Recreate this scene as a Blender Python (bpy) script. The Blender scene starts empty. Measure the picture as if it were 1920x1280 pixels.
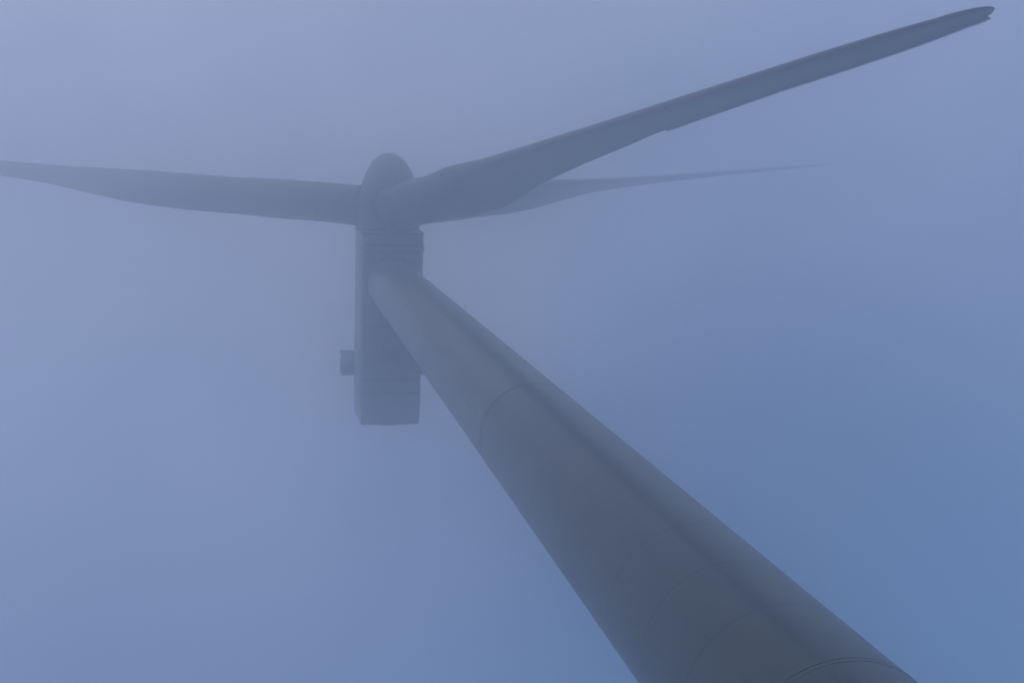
import bpy, bmesh, math
from mathutils import Vector, Matrix

S = bpy.context.scene
COL = S.collection
PI = math.pi

# ------------------------------------------------------------------ helpers
def interp(x, xs, ys):
    if x <= xs[0]: return ys[0]
    for i in range(1, len(xs)):
        if x <= xs[i]:
            t = (x - xs[i-1]) / (xs[i] - xs[i-1])
            return ys[i-1] + t * (ys[i] - ys[i-1])
    return ys[-1]

def hermite(x, xs, ys):
    """monotone-ish cubic interpolation (Catmull-Rom tangents)"""
    n = len(xs)
    if x <= xs[0]: return ys[0]
    if x >= xs[-1]: return ys[-1]
    m = []
    for i in range(n):
        if i == 0: m.append((ys[1]-ys[0])/(xs[1]-xs[0]))
        elif i == n-1: m.append((ys[-1]-ys[-2])/(xs[-1]-xs[-2]))
        else:
            a = (ys[i]-ys[i-1])/(xs[i]-xs[i-1]); b = (ys[i+1]-ys[i])/(xs[i+1]-xs[i])
            m.append(0.0 if a*b < 0 else (a+b)/2)
    for i in range(1, n):
        if x <= xs[i]:
            h = xs[i]-xs[i-1]; t = (x-xs[i-1])/h
            return ((2*t**3-3*t**2+1)*ys[i-1] + (t**3-2*t**2+t)*h*m[i-1]
                    + (-2*t**3+3*t**2)*ys[i] + (t**3-t**2)*h*m[i])

def smooth(a, b, x):
    t = max(0.0, min(1.0, (x-a)/(b-a)))
    return t*t*(3-2*t)

def obj(name, bm, mat, parent=None, shade=True, angle=None):
    bmesh.ops.recalc_face_normals(bm, faces=bm.faces[:])
    me = bpy.data.meshes.new(name)
    if shade:
        for f in bm.faces: f.smooth = True
        if angle is not None:
            for e in bm.edges:
                if len(e.link_faces) == 2 and e.calc_face_angle(0) > math.radians(angle):
                    e.smooth = False
    bm.to_mesh(me); bm.free()
    me.materials.append(mat)
    o = bpy.data.objects.new(name, me)
    COL.objects.link(o)
    if parent: o.parent = parent
    return o

def loft(bm, rings, cap0=True, cap1=True, closed=True):
    vs = [[bm.verts.new(p) for p in r] for r in rings]
    n = len(vs[0])
    for a, b in zip(vs[:-1], vs[1:]):
        for j in range(n if closed else n-1):
            k = (j+1) % n
            bm.faces.new((a[j], a[k], b[k], b[j]))
    if cap0: bm.faces.new(vs[0])
    if cap1: bm.faces.new(vs[-1])
    return vs

def revolve(bm, prof, n=192, axis=None, cap0=False, cap1=False):
    """prof: (radius, height) along +Z, or along a frame matrix `axis`"""
    rings = []
    for r, z in prof:
        ring = []
        for j in range(n):
            a = 2*PI*j/n
            p = Vector((r*math.cos(a), r*math.sin(a), z))
            ring.append(axis @ p if axis else p)
        rings.append(ring)
    loft(bm, rings, cap0, cap1)

def box(bm, lo, hi, bevel=0.0, seg=2):
    r = bmesh.ops.create_cube(bm, size=1.0)
    vs = r['verts']
    for v in vs:
        v.co = Vector([lo[i] + (v.co[i]+0.5)*(hi[i]-lo[i]) for i in range(3)])
    if bevel > 0:
        es = list({e for v in vs for e in v.link_edges})
        bmesh.ops.bevel(bm, geom=es, offset=bevel, segments=seg, affect='EDGES', profile=0.5)

# ---------------------------------------------------------------- materials
def mat_new(name):
    m = bpy.data.materials.new(name); m.use_nodes = True
    nt = m.node_tree
    return m, nt, nt.nodes['Principled BSDF'], nt.nodes, nt.links

def paint(name, col, rough=0.42, dirt=0.10, scale=0.6, bump=0.0, spec=0.5):
    """coated steel / glass fibre with slight soiling"""
    m, nt, b, N, L = mat_new(name)
    tc = N.new('ShaderNodeTexCoord')
    n1 = N.new('ShaderNodeTexNoise'); n1.inputs['Scale'].default_value = scale
    n1.inputs['Detail'].default_value = 6
    L.new(tc.outputs['Object'], n1.inputs['Vector'])
    cr = N.new('ShaderNodeMapRange')
    cr.inputs['From Min'].default_value = .3; cr.inputs['From Max'].default_value = .75
    cr.inputs['To Min'].default_value = 1.0; cr.inputs['To Max'].default_value = 1.0 - dirt
    L.new(n1.outputs['Fac'], cr.inputs['Value'])
    mx = N.new('ShaderNodeMix'); mx.data_type = 'RGBA'; mx.blend_type = 'MULTIPLY'
    mx.inputs[0].default_value = 1.0
    mx.inputs[6].default_value = (*col, 1)
    L.new(cr.outputs['Result'], mx.inputs[7])
    L.new(mx.outputs[2], b.inputs['Base Color'])
    rr = N.new('ShaderNodeMapRange')
    rr.inputs['To Min'].default_value = rough - .02; rr.inputs['To Max'].default_value = rough + .03
    L.new(n1.outputs['Fac'], rr.inputs['Value'])
    L.new(rr.outputs['Result'], b.inputs['Roughness'])
    b.inputs['Specular IOR Level'].default_value = spec
    if bump:
        bp = N.new('ShaderNodeBump'); bp.inputs['Strength'].default_value = bump
        bp.inputs['Distance'].default_value = 0.02
        n2 = N.new('ShaderNodeTexNoise'); n2.inputs['Scale'].default_value = 1.4
        L.new(tc.outputs['Object'], n2.inputs['Vector'])
        L.new(n2.outputs['Fac'], bp.inputs['Height']); L.new(bp.outputs['Normal'], b.inputs['Normal'])
    return m, mx, tc

# weld seams of the tower shells, measured up from the ground
SEAMS = [3.4, 6.0, 8.6, 11.2, 13.7, 16.2, 18.7, 23.69, 26.14, 28.62, 31.11, 33.65, 36.19, 38.76, 41.35,
         46.6, 49.3, 52.0, 54.7, 57.4, 60.1, 62.8, 65.5, 68.2, 70.9, 73.6, 76.6]

TOWER_COL = (0.119, 0.107, 0.064)
BLADE_COL = (.085, .077, .060)

def tower_material():
    m, mx, tc = paint('tower_paint', TOWER_COL, rough=.30, dirt=.10, scale=.35, bump=0.0)
    nt = m.node_tree; N = nt.nodes; L = nt.links; b = N['Principled BSDF']
    sep = N.new('ShaderNodeSeparateXYZ'); L.new(tc.outputs['Object'], sep.inputs[0])
    def math_(op, a, b_=None):
        n = N.new('ShaderNodeMath'); n.operation = op
        for i, v in enumerate((a, b_)):
            if v is None: continue
            if isinstance(v, (int, float)): n.inputs[i].default_value = v
            else: L.new(v, n.inputs[i])
        return n.outputs[0]
    # long soft-edged dark band running down the lower shells
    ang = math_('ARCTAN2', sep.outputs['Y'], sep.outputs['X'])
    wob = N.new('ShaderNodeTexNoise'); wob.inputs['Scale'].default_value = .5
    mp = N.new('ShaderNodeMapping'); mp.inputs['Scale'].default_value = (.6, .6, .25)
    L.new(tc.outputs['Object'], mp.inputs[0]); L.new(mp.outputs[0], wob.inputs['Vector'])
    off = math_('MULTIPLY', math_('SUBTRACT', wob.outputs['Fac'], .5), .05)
    d = math_('ABSOLUTE', math_('ADD', math_('SUBTRACT', ang, math.radians(STREAK_DEG)), off))
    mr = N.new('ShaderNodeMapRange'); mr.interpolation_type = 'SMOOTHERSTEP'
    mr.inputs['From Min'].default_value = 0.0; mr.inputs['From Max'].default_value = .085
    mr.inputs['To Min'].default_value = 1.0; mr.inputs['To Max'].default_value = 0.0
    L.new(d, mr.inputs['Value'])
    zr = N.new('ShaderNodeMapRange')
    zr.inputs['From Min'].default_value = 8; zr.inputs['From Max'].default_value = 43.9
    zr.inputs['To Min'].default_value = .34; zr.inputs['To Max'].default_value = STREAK_MAX
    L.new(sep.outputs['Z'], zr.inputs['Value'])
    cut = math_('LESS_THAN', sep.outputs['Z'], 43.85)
    dark_streak = math_('MULTIPLY', math_('MULTIPLY', mr.outputs['Result'], zr.outputs['Result']), cut)
    # thin soiled lines at the weld beads
    acc = None
    for z in SEAMS:
        dz = math_('ABSOLUTE', math_('SUBTRACT', sep.outputs['Z'], z))
        lt = math_('LESS_THAN', dz, .034)
        acc = lt if acc is None else math_('MAXIMUM', acc, lt)
    brk = N.new('ShaderNodeMapRange'); L.new(wob.outputs['Fac'], brk.inputs['Value'])
    brk.inputs['From Min'].default_value = .3; brk.inputs['From Max'].default_value = .65
    brk.inputs['To Min'].default_value = .6; brk.inputs['To Max'].default_value = 1.0
    seam = math_('MULTIPLY', acc, brk.outputs['Result'])
    tot = math_('MAXIMUM', dark_streak, seam)
    # fine rain streaks running down the shells
    sv = N.new('ShaderNodeCombineXYZ')
    L.new(math_('MULTIPLY', ang, 9.0), sv.inputs[0]); L.new(math_('MULTIPLY', sep.outputs['Z'], .05), sv.inputs[1])
    sn = N.new('ShaderNodeTexNoise'); sn.inputs['Scale'].default_value = 2.2; sn.inputs['Detail'].default_value = 7; sn.inputs['Roughness'].default_value = .62
    L.new(sv.outputs[0], sn.inputs['Vector'])
    sr = N.new('ShaderNodeMapRange'); L.new(sn.outputs['Fac'], sr.inputs['Value'])
    sr.inputs['From Min'].default_value = .48; sr.inputs['From Max'].default_value = .75
    sr.inputs['To Min'].default_value = 0; sr.inputs['To Max'].default_value = .42
    tot = math_('MAXIMUM', tot, sr.outputs['Result'])
    # every rolled shell came out of the paint shop a slightly different tone
    cell = N.new('ShaderNodeTexWhiteNoise'); cell.noise_dimensions = '1D'
    L.new(math_('FLOOR', math_('DIVIDE', math_('SUBTRACT', sep.outputs['Z'], 21.14), 2.52)), cell.inputs['W'])
    tone = math_('ADD', math_('MULTIPLY', cell.outputs['Value'], .10), .95)
    # top section's colour lightened to imitate light reflected off it
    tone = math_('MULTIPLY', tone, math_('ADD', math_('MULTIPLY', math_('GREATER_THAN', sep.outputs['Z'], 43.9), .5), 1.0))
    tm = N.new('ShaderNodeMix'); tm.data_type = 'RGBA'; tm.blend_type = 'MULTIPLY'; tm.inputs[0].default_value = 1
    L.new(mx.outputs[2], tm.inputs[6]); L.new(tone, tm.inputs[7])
    m2 = N.new('ShaderNodeMix'); m2.data_type = 'RGBA'
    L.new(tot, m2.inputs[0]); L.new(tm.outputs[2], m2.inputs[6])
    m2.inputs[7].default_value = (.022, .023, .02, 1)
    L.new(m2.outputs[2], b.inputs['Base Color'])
    return m

STREAK_DEG, STREAK_MAX = 75.5, .46
M_TOWER = tower_material()
M_FLANGE = paint('flange_paint', tuple(c*1.06 for c in TOWER_COL), .3, .12, 2.0)[0]
M_GAP = paint('flange_gap_sealant', (.06, .062, .065), .7, .2, 3.0)[0]
M_BLADE = paint('blade_gelcoat', BLADE_COL, .38, .10,   .25, spec=.3)[0]
M_SERR = paint('serration_plastic', (.16, .165, .17), .5, .1, 1.0)[0]
M_HUB = paint('hub_gelcoat', (.17, .165, .155), .42, .08, .5)[0]
M_NAC = paint('nacelle_gelcoat', (.40, .40, .39), .45, .12, .5)[0]
M_TRIM = paint('nacelle_trim', (.14, .145, .15), .6, .15, 1.0)[0]
M_COOL = paint('cooler_metal', (.11, .115, .12), .5, .2, 2.0)[0]
M_COLLAR = paint('rubber_seal', (.03, .031, .033), .9, .2, 2.0, spec=.1)[0]

# --------------------------------------------------------------- the turbine
H = 79.677                       # underside of the nacelle
RB, RT = 2.2277, 1.5458          # tower radius at the ground and at the top
def trad(z): return RB + (RT-RB)*z/H

turbine = bpy.data.objects.new('wind_turbine', None)
COL.objects.link(turbine)
turbine.empty_display_size = 3
turbine['label'] = 'tall grey three-bladed wind turbine fading into fog, seen from its foot'
turbine['category'] = 'wind turbine'

def tower_section(z0, z1):
    n = max(2, int((z1-z0)/2))
    bm = bmesh.new(); revolve(bm, [(trad(z0+(z1-z0)*i/n), z0+(z1-z0)*i/n) for i in range(n+1)], 224)
    return obj('tower_section', bm, M_TOWER, turbine)

zA, zB = 43.92, 21.14
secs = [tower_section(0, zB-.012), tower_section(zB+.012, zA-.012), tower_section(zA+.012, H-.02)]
for sec, z in ((secs[0], zB), (secs[1], zA)):
    # a pair of flange bands with a dark joint between them
    for s in (-1, 1):
        bm = bmesh.new()
        a, b = (z-.12, z-.012) if s < 0 else (z+.012, z+.10)
        revolve(bm, [(trad(a)-.02, a), (trad(a)+.006, a), (trad(b)+.006, b), (trad(b)-.02, b)], 224)
        obj('tower_flange', bm, M_FLANGE, sec, angle=30)
    bm = bmesh.new()
    revolve(bm, [(trad(z)-.016, z-.016), (trad(z)-.016, z+.016)], 224)
    obj('flange_joint', bm, M_GAP if z < 30 else M_FLANGE, sec)

# yaw ring under the nacelle
bm = bmesh.new()
revolve(bm, [(RT-.1, H-.24), (RT+.05, H-.24), (RT+.09, H-.18), (RT+.09, H+.05), (RT-.1, H+.05)], 128)
obj('yaw_ring', bm, M_TRIM, turbine, angle=30)

# ------------------------------------------------------------------- nacelle
NH = 3.80
def nac_ring(y, hw, z0, z1, rad, n=6):
    pts = []
    for cx, cz, a0 in ((hw-rad, z1-rad, 0), (-hw+rad, z1-rad, PI/2), (-hw+rad, z0+rad, PI), (hw-rad, z0+rad, 1.5*PI)):
        for i in range(n+1):
            a = a0 + (PI/2)*i/n
            pts.append(Vector((cx+rad*math.cos(a), y, cz+rad*math.sin(a))))
    return pts
def nac_shell(name, stations, mat, parent, **k):
    bm = bmesh.new()
    loft(bm, [nac_ring(*s) for s in stations], True, True)
    return obj(name, bm, mat, parent, angle=35, **k)

R_ = .24
nacelle = nac_shell('nacelle', [
    (3.06, 1.80, H+.10, H+NH-.1, R_), (3.00, 1.87, H+.0, H+NH, R_), (-6.85, 1.87, H, H+NH, R_), (-6.90, 1.84, H+.03, H+NH, R_)],
    M_NAC, turbine)
# slightly proud front band and tapered tail cap with its own rim
nac_shell('front_band', [(2.30, 1.91, H-.035, H+NH+.03, R_), (2.28, 1.91, H-.035, H+NH+.03, R_), (1.95, 1.91, H-.035, H+NH+.03, R_)], M_NAC, nacelle)
nac_shell('front_rim', [(3.09, 1.90, H-.03, H+NH+.03, R_), (2.96, 1.90, H-.03, H+NH+.03, R_)], M_TRIM, nacelle)
tail = nac_shell('tail_cap', [(-6.91, 1.90, H-.03, H+NH+.02, R_), (-7.35, 1.89, H-.02, H+NH+.02, R_), (-8.74, 1.81, H-.01, H+NH-.02, .10), (-8.78, 1.79, H+.03, H+NH-.06, .10)], M_NAC, nacelle)
bm = bmesh.new()
# curved lip along the lower edge of the tail
loft(bm, [[Vector((x, -8.77-.14*(1-(x/1.3)**2)*s, H+.30+dz)) for s, dz in ((0, 0), (1, 0), (1, .35), (0, .35))] for x in [-1.3+2.6*i/16 for i in range(17)]])
obj('tail_lip', bm, M_NAC, tail, angle=35)
# underside: service hatch, panel joints, lifting lugs
bm = bmesh.new(); box(bm, (-1.0, -5.4, H-.02), (1.0, -3.4, H+.05), .015); obj('crane_hatch', bm, M_NAC, nacelle, shade=False)
for y in (-2.6, -5.95):
    bm = bmesh.new(); box(bm, (-1.72, y-.03, H-.012), (1.72, y+.03, H+.05), .008); obj('panel_joint', bm, M_TRIM, nacelle, shade=False)
for y, h in ((2.32, .02), (1.93, .02), (-6.80, .02)):
    bm = bmesh.new(); box(bm, (-1.66, y-.035, H-.03-h), (1.66, y+.035, H+.02), .01); obj('edge_trim', bm, M_TRIM, nacelle, shade=False)
bm = bmesh.new()
for k in range(7):
    y = -4.9+k*.16; box(bm, (-.55, y-.03, H-.045), (.55, y+.03, H-.012))
obj('vent_grille', bm, M_TRIM, nacelle, shade=False)
for sx in (-1, 1):
    bm = bmesh.new(); box(bm, (sx*1.90-.05, 1.97, H+.2), (sx*1.90+.05, 2.26, H+.45), .015); obj('side_latch', bm, M_TRIM, nacelle, shade=False)
for sx in (-1, 1):
    bm = bmesh.new(); box(bm, (sx*1.845-.035, -6.9, H+.20), (sx*1.845+.035, 1.94, H+.26), .01); obj('side_rail', bm, M_TRIM, nacelle, shade=False)

# cooler carried across the back of the roof, wider than the nacelle
cz0, cz1 = H+NH+.03, H+NH+1.35
bm = bmesh.new(); box(bm, (-2.60, -6.46, cz0+.05), (2.60, -5.62, cz1-.1), .03)
cooler = obj('cooler', bm, M_COOL, turbine, shade=False)
bm = bmesh.new()
for i in range(24):
    x = -2.50 + i*(4.95/23)
    box(bm, (x-.03, -6.52, cz0+.14), (x+.03, -6.455, cz1-.22))
obj('cooling_fins', bm, M_TRIM, cooler, shade=False)
bm = bmesh.new()
loft(bm, [[Vector(p) for p in ((x*.96, -5.62, cz0+.2), (x, -5.08, cz1-.02), (x, -5.11, cz1+.04), (x*.96, -5.62, cz0+.32))] for x in (-2.66, 2.66)])
obj('cooler_hood', bm, M_COOL, cooler, shade=False)
for sx in (-1, 1):
    bm = bmesh.new(); box(bm, (sx*2.58-.05, -6.50, cz0-.02), (sx*2.58+.05, -5.58, cz1-.05), .015); obj('end_plate', bm, M_COOL, cooler, shade=False)
    bm = bmesh.new(); box(bm, (sx*1.3-.08, -6.2, H+NH-.02), (sx*1.3+.08, -5.8, cz0+.06)); obj('bracket', bm, M_TRIM, cooler, shade=False)

# --------------------------------------------------------------------- rotor
TILT, AZ, CONE, PB = .0850, -1.4793, .0885, -.4111
OH, HH = 4.3584, 1.7751
AX = Vector((0, math.cos(TILT), math.sin(TILT)))
U = Vector((-1, 0, 0)); V = U.cross(AX)
if V.z < 0: V = -V
HUB = Vector((0, 0, H+HH)) + AX*OH
FR = Matrix((( V.cross(AX).x, V.x, AX.x, HUB.x), (V.cross(AX).y, V.y, AX.y, HUB.y), (V.cross(AX).z, V.z, AX.z, HUB.z), (0, 0, 0, 1)))

# spinner: body of revolution about the rotor axis
prof = [(0.0, 3.42), (.18, 3.405), (.38, 3.35), (.60, 3.24), (.83, 3.06), (1.05, 2.82), (1.25, 2.52), (1.42, 2.20), (1.58, 1.82),
        (1.72, 1.40), (1.83, .95), (1.90, .45), (1.93, 0.0), (1.93, -.55), (1.91, -.95), (1.87, -1.24), (1.72, -1.30), (1.2, -1.31)]
bm = bmesh.new(); revolve(bm, [(max(r, .002), z) for r, z in prof], 96, FR, True, True)
hub = obj('hub', bm, M_HUB, turbine, angle=40)
for z0, z1, r in ((1.37, 1.43, 1.73), (-.93, -.87, 1.915)):
    bm = bmesh.new(); revolve(bm, [(r-.08, z0), (r+.012, z0), (r+.012, z1), (r-.08, z1)], 96, FR); obj('shell_seam', bm, M_TRIM, hub, angle=30)
bm = bmesh.new(); revolve(bm, [(1.3, -1.45), (1.66, -1.45), (1.66, -1.29), (1.3, -1.29)], 96, FR, False, False)
obj('hub_seal', bm, M_COLLAR, hub, angle=30)

KN = [1.5, 4, 7, 10, 13, 17, 22, 28, 36, 45, 52, 54, 55.5]
CH = [2.51, 2.50, 2.80, 2.86, 3.18, 3.57, 3.17, 2.78, 2.30, 1.83, 1.37, 1.06, .72]
BE = [math.radians(v) for v in (-37.3, -38.6, -40.4, -43.7, -49.8, -60.5, -72.9, -79.2, -84.9, -87.9, -87.6, -87.2, -86.6)]
TCR = [1.5, 4, 7, 10, 13, 17, 22, 28, 36, 56]; TCV = [1, .935, .69, .49, .36, .25, .24, .23, .21, .17]
AFR = [1.5, 4, 7, 10, 13, 22, 56]; AFV = [.5, .5, .42, .36, .33, .32, .32]
RTIP = 56.0

def blade_axis(r):
    # blade-local frame: X spanwise, Y tangential, Z towards the rotor front
    return Vector((r*math.cos(CONE), 0, r*math.sin(CONE) + PB*(r/RTIP)**2.5))
def chord(r):
    c = hermite(r, KN, CH)
    if r > 54.5:
        c = hermite(54.5, KN, CH)*math.sqrt(max(0.0, 1-((r-54.5)/(56.12-54.5+.001))**2.0))
    return c
def section_pt(r, x, s):
    """x 0 (leading edge) .. 1 (trailing edge), s=+1/-1 the two skins"""
    c = chord(r); t = interp(r, TCR, TCV); a = interp(r, AFR, AFV)
    yt = 5*t*(.2969*math.sqrt(max(x, 0))-.126*x-.3516*x*x+.2843*x**3-.1036*x**4)
    yc = t*math.sqrt(max(x*(1-x), 0))
    w = smooth(.4, .95, t)
    camber = .035*(1-w)*4*x*(1-x)
    y = s*(w*yc+(1-w)*yt) + camber
    cut = .11*smooth(33, 37, r)
    cc = c - cut if c > .4 else c*.8
    xx = a*c - x*cc
    b = interp(r, KN, BE)
    P = blade_axis(r)
    d = Vector((0, math.sin(b), math.cos(b))); n = Vector((0, math.cos(b), -math.sin(b)))
    return P + d*xx + n*(y*c)

rs = [1.7 + i*(55.0-1.7)/110 for i in range(111)] + [55.25, 55.5, 55.7, 55.84, 55.95, 56.03, 56.075, 56.10, 56.115]
def section(r, n=28):
    pts = []
    for i in range(n):
        th = PI*i/n; pts.append(section_pt(r, .5*(1-math.cos(th)), 1))
    for i in range(n):
        th = PI*i/n; pts.append(section_pt(r, .5*(1+math.cos(th)), -1))
    return pts
def blade_bm():
    bm = bmesh.new(); loft(bm, [section(r) for r in rs], True, True); return bm
def serration_bm():
    bm = bmesh.new()
    r0, r1, pitch = 37.05, 55.48, .05
    n = int((r1-r0)/pitch)
    for skin in (1,):
        prev = None
        for i in range(n):
            a = r0+i*pitch; m = a+pitch/2; b = a+pitch
            if 45.36 < m < 45.42: continue
            def pt(r, out, th):
                te = section_pt(r, 1, 1); te2 = section_pt(r, .94, 1)
                d = (te - te2).normalized()
                bb = interp(r, KN, BE); nn = Vector((0, math.cos(bb), -math.sin(bb)))
                return te + d*out*.8 + nn*th
            q = [pt(a, -.12, .012), pt(b, -.12, .012), pt(b, .05, .004), pt(m, .17, .002), pt(a, .05, .004)]
            q2 = [pt(a, -.12, -.012), pt(b, -.12, -.012), pt(b, .05, -.004), pt(m, .17, -.002), pt(a, .05, -.004)]
            A = [bm.verts.new(p) for p in q]; B = [bm.verts.new(p) for p in q2]
            bm.faces.new(A); bm.faces.new(B)
            for j in range(5):
                k = (j+1) % 5
                bm.faces.new((A[j], A[k], B[k], B[j]))
    return bm
def ring_bm(r0, r1, grow0, grow1, n=64):
    bm = bmesh.new()
    def rg(r, g):
        ax = blade_axis(r); R = chord(r)/2+g
        return [ax + Vector((-math.sin(CONE)*R*math.cos(2*PI*j/n), R*math.sin(2*PI*j/n), math.cos(CONE)*R*math.cos(2*PI*j/n))) for j in range(n)]
    loft(bm, [rg(r0, -.15), rg(r0, grow0), rg(r1, grow1), rg(r1, -.15)], False, False)
    return bm

def band_bm(r0, r1, grow):
    bm = bmesh.new()
    def rg(r, k):
        c = section_pt(r, .5, 1).lerp(section_pt(r, .5, -1), .5)
        return [c + (p-c)*k for p in section(r)]
    loft(bm, [rg(r0, .9), rg(r0, grow), rg(r1, grow), rg(r1, .9)], False, False)
    return bm
def build_blade():
    o = obj('blade', blade_bm(), M_BLADE, turbine, angle=50)
    obj('serrated_edge', serration_bm(), M_SERR, o, shade=False)
    obj('root_collar', ring_bm(1.64, 1.90, .17, .025), M_COLLAR, o, angle=30)
    obj('drip_ring', band_bm(4.56, 4.66, 1.03), M_BLADE, o, angle=30)
    return o
def children(o): return [c for c in bpy.data.objects if c.parent == o]
def place(o, k):
    ang = AZ + k*2*PI/3
    e = math.cos(ang)*U + math.sin(ang)*V
    t = AX.cross(e)
    o.matrix_local = Matrix(((e.x, t.x, AX.x, HUB.x), (e.y, t.y, AX.y, HUB.y), (e.z, t.z, AX.z, HUB.z), (0, 0, 0, 1)))
blade0 = build_blade()
kids = children(blade0)
blades = [blade0]
for k in (1, 2):
    c = blade0.copy(); COL.objects.link(c); c.parent = turbine; blades.append(c)
    for ch in kids:
        d = ch.copy(); COL.objects.link(d); d.parent = c
for k, b in enumerate(blades): place(b, k)
blades[0]['label'] = 'nearest dark blade reaching down to the upper right corner'
blades[1]['label'] = 'faint far blade almost lost in the fog behind the nearest one'
blades[2]['label'] = 'pale blade stretching off to the left and out of the picture'

# -------------------------------------------------------------------- ground
def ground_material():
    m, nt, b, N, L = mat_new('moorland_grass')
    tc = N.new('ShaderNodeTexCoord')
    n1 = N.new('ShaderNodeTexNoise'); n1.inputs['Scale'].default_value = .08; n1.inputs['Detail'].default_value = 8
    n2 = N.new('ShaderNodeTexNoise'); n2.inputs['Scale'].default_value = 6; n2.inputs['Detail'].default_value = 8
    L.new(tc.outputs['Object'], n1.inputs['Vector']); L.new(tc.outputs['Object'], n2.inputs['Vector'])
    mx = N.new('ShaderNodeMix'); mx.data_type = 'RGBA'
    mx.inputs[6].default_value = (.035, .05, .016, 1); mx.inputs[7].default_value = (.085, .075, .035, 1)
    L.new(n1.outputs['Fac'], mx.inputs[0])
    m2 = N.new('ShaderNodeMix'); m2.data_type = 'RGBA'; m2.blend_type = 'OVERLAY'; m2.inputs[0].default_value = .6
    L.new(mx.outputs[2], m2.inputs[6]); L.new(n2.outputs['Fac'], m2.inputs[7])
    # gravel pad round the foot of the tower
    ln = N.new('ShaderNodeVectorMath'); ln.operation = 'LENGTH'; L.new(tc.outputs['Object'], ln.inputs[0])
    mr = N.new('ShaderNodeMapRange'); mr.inputs['From Min'].default_value = 8.5; mr.inputs['From Max'].default_value = 9.5
    L.new(ln.outputs['Value'], mr.inputs['Value'])
    m3 = N.new('ShaderNodeMix'); m3.data_type = 'RGBA'; L.new(mr.outputs['Result'], m3.inputs[0])
    m3.inputs[6].default_value = (.14, .13, .12, 1); L.new(m2.outputs[2], m3.inputs[7])
    L.new(m3.outputs[2], b.inputs['Base Color']); b.inputs['Roughness'].default_value = .95
    bp = N.new('ShaderNodeBump'); bp.inputs['Distance'].default_value = .08; L.new(n2.outputs['Fac'], bp.inputs['Height']); L.new(bp.outputs['Normal'], b.inputs['Normal'])
    return m
bm = bmesh.new()
bmesh.ops.create_grid(bm, x_segments=40, y_segments=40, size=700)
g = obj('ground', bm, ground_material()); g['kind'] = 'structure'

# ---------------------------------------------------------------------- haze
HAZE_TOP, HAZE_DENS, HAZE_COL, HAZE_ANI = 118.0, .0185, (.91, .948, .995), .92
bm = bmesh.new(); box(bm, (-710, -710, -1.0), (710, 710, HAZE_TOP))
hm = bpy.data.materials.new('fog'); hm.use_nodes = True
hn = hm.node_tree.nodes; hl = hm.node_tree.links
hn.remove(hn['Principled BSDF'])
pv = hn.new('ShaderNodeVolumePrincipled')
pv.inputs['Color'].default_value = (*HAZE_COL, 1)
pv.inputs['Density'].default_value = HAZE_DENS
pv.inputs['Anisotropy'].default_value = HAZE_ANI
hl.new(pv.outputs['Volume'], hn['Material Output'].inputs['Volume'])
hz = obj('haze', bm, hm, shade=False); hz['kind'] = 'stuff'

# ----------------------------------------------------------------- sky & sun
SUN_EL, SUN_AZ = math.radians(11), math.radians(20)     # azimuth from +Y towards +X
SUN_STR, SKY_STR = .5, .10
VEIL = (.27, .285, .375)                                 # thin bright cloud on the sun's side
sd = Vector((math.sin(SUN_AZ)*math.cos(SUN_EL), math.cos(SUN_AZ)*math.cos(SUN_EL), math.sin(SUN_EL)))
W = bpy.data.worlds.new('World'); S.world = W; W.use_nodes = True
wn = W.node_tree.nodes; wl = W.node_tree.links
bg = wn['Background']
sky = wn.new('ShaderNodeTexSky'); sky.sky_type = 'NISHITA'; sky.sun_disc = False
sky.sun_elevation = SUN_EL; sky.sun_rotation = SUN_AZ
sky.air_density = 1.0; sky.dust_density = 0.3; sky.ozone_density = 3.0
wtc = wn.new('ShaderNodeTexCoord')
dot = wn.new('ShaderNodeVectorMath'); dot.operation = 'DOT_PRODUCT'
wl.new(wtc.outputs['Generated'], dot.inputs[0]); dot.inputs[1].default_value = sd
rmp = wn.new('ShaderNodeMapRange'); rmp.interpolation_type = 'SMOOTHSTEP'
rmp.inputs['From Min'].default_value = -.62; rmp.inputs['From Max'].default_value = .42
wl.new(dot.outputs['Value'], rmp.inputs['Value'])
wno = wn.new('ShaderNodeTexNoise'); wno.inputs['Scale'].default_value = 4.2; wno.inputs['Detail'].default_value = 4; wno.inputs['Roughness'].default_value = .5
wmp = wn.new('ShaderNodeMapping'); wmp.inputs['Location'].default_value = (13.7, 13.7, 2.0)
wl.new(wtc.outputs['Generated'], wmp.inputs[0]); wl.new(wmp.outputs[0], wno.inputs['Vector'])
nr = wn.new('ShaderNodeMapRange'); nr.inputs['From Min'].default_value = .3; nr.inputs['From Max'].default_value = .7
nr.inputs['To Min'].default_value = .45; nr.inputs['To Max'].default_value = 1.1
wl.new(wno.outputs['Fac'], nr.inputs['Value'])
mul = wn.new('ShaderNodeMath'); mul.operation = 'MULTIPLY'
wl.new(rmp.outputs['Result'], mul.inputs[0]); wl.new(nr.outputs['Result'], mul.inputs[1])
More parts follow.
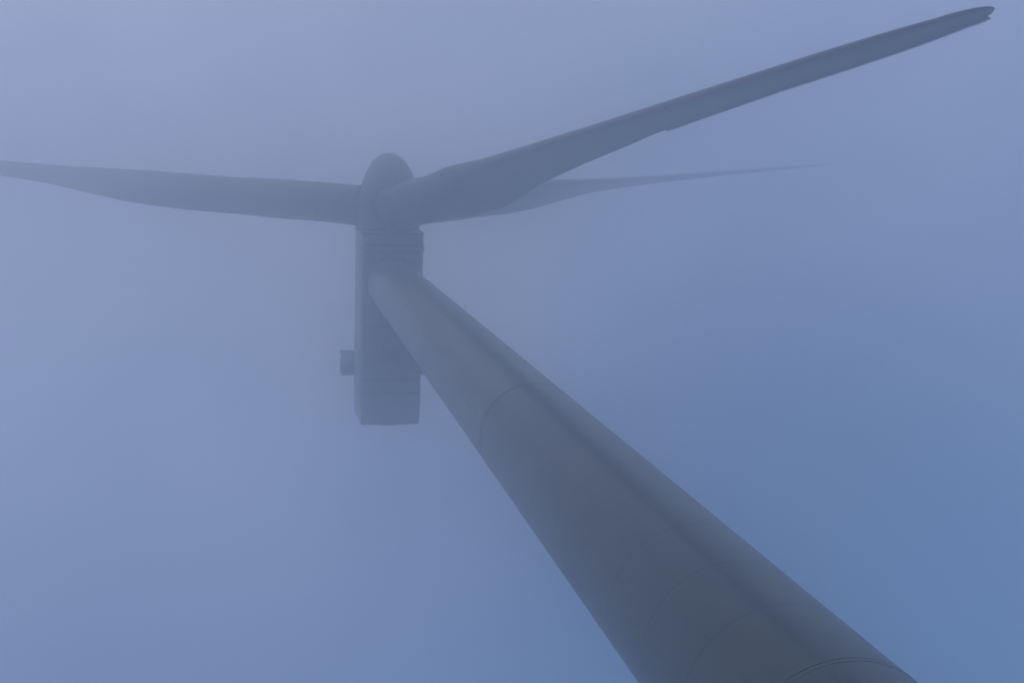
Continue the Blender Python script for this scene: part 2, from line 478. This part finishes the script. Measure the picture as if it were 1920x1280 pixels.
# a clearer, deeper blue hole in the thin cloud
gap = wn.new('ShaderNodeVectorMath'); gap.operation = 'DOT_PRODUCT'
wl.new(wtc.outputs['Generated'], gap.inputs[0]); gap.inputs[1].default_value = Vector((-.42, -.31, .85)).normalized()
gr = wn.new('ShaderNodeMapRange'); gr.interpolation_type = 'SMOOTHSTEP'
gr.inputs['From Min'].default_value = .970; gr.inputs['From Max'].default_value = .997
gr.inputs['To Min'].default_value = 1.0; gr.inputs['To Max'].default_value = .05
wl.new(gap.outputs['Value'], gr.inputs['Value'])
mul2 = wn.new('ShaderNodeMath'); mul2.operation = 'MULTIPLY'
wl.new(mul.outputs[0], mul2.inputs[0]); wl.new(gr.outputs['Result'], mul2.inputs[1])
vmx = wn.new('ShaderNodeMix'); vmx.data_type = 'RGBA'
wl.new(mul2.outputs[0], vmx.inputs[0]); wl.new(sky.outputs['Color'], vmx.inputs[6])
vmx.inputs[7].default_value = (*[c/SKY_STR for c in VEIL], 1)
wl.new(vmx.outputs[2], bg.inputs['Color']); bg.inputs['Strength'].default_value = SKY_STR
ld = bpy.data.lights.new('sun', 'SUN'); ld.energy = SUN_STR; ld.angle = math.radians(15); ld.color = (1, .95, .88)
lo = bpy.data.objects.new('sun', ld); COL.objects.link(lo)
lo.rotation_euler = sd.to_track_quat('Z', 'Y').to_euler(); lo.location = sd*300

# -------------------------------------------------------------------- camera
cd = bpy.data.cameras.new('camera'); cam = bpy.data.objects.new('camera', cd); COL.objects.link(cam)
Rm = Matrix(((-0.9744002056282961, -0.008398471306237361, 0.2246635372089839),
             (0.03421209826789616, 0.982124489224898, 0.18509732574200247),
             (-0.2222020963079377, 0.18804508327646183, -0.9566949749276968)))
cam.matrix_world = Matrix.Translation((10.7583, 11.4725, 1.7)) @ Rm.to_4x4()
cd.sensor_fit = 'HORIZONTAL'; cd.sensor_width = 36
cd.lens = 2450.2233*36/1920
cd.clip_start = .1; cd.clip_end = 5000
S.camera = cam

# ------------------------------------------------------------------ settings
S.view_settings.view_transform = 'Standard'; S.view_settings.look = 'None'
S.view_settings.exposure = 1.07; S.view_settings.gamma = 1.0; S.view_settings.use_curve_mapping = False
cy = S.cycles
cy.max_bounces = 24; cy.volume_bounces = 20; cy.diffuse_bounces = 4; cy.glossy_bounces = 3
cy.use_denoising = True
try: cy.denoiser = 'OPENIMAGEDENOISE'
except Exception: pass
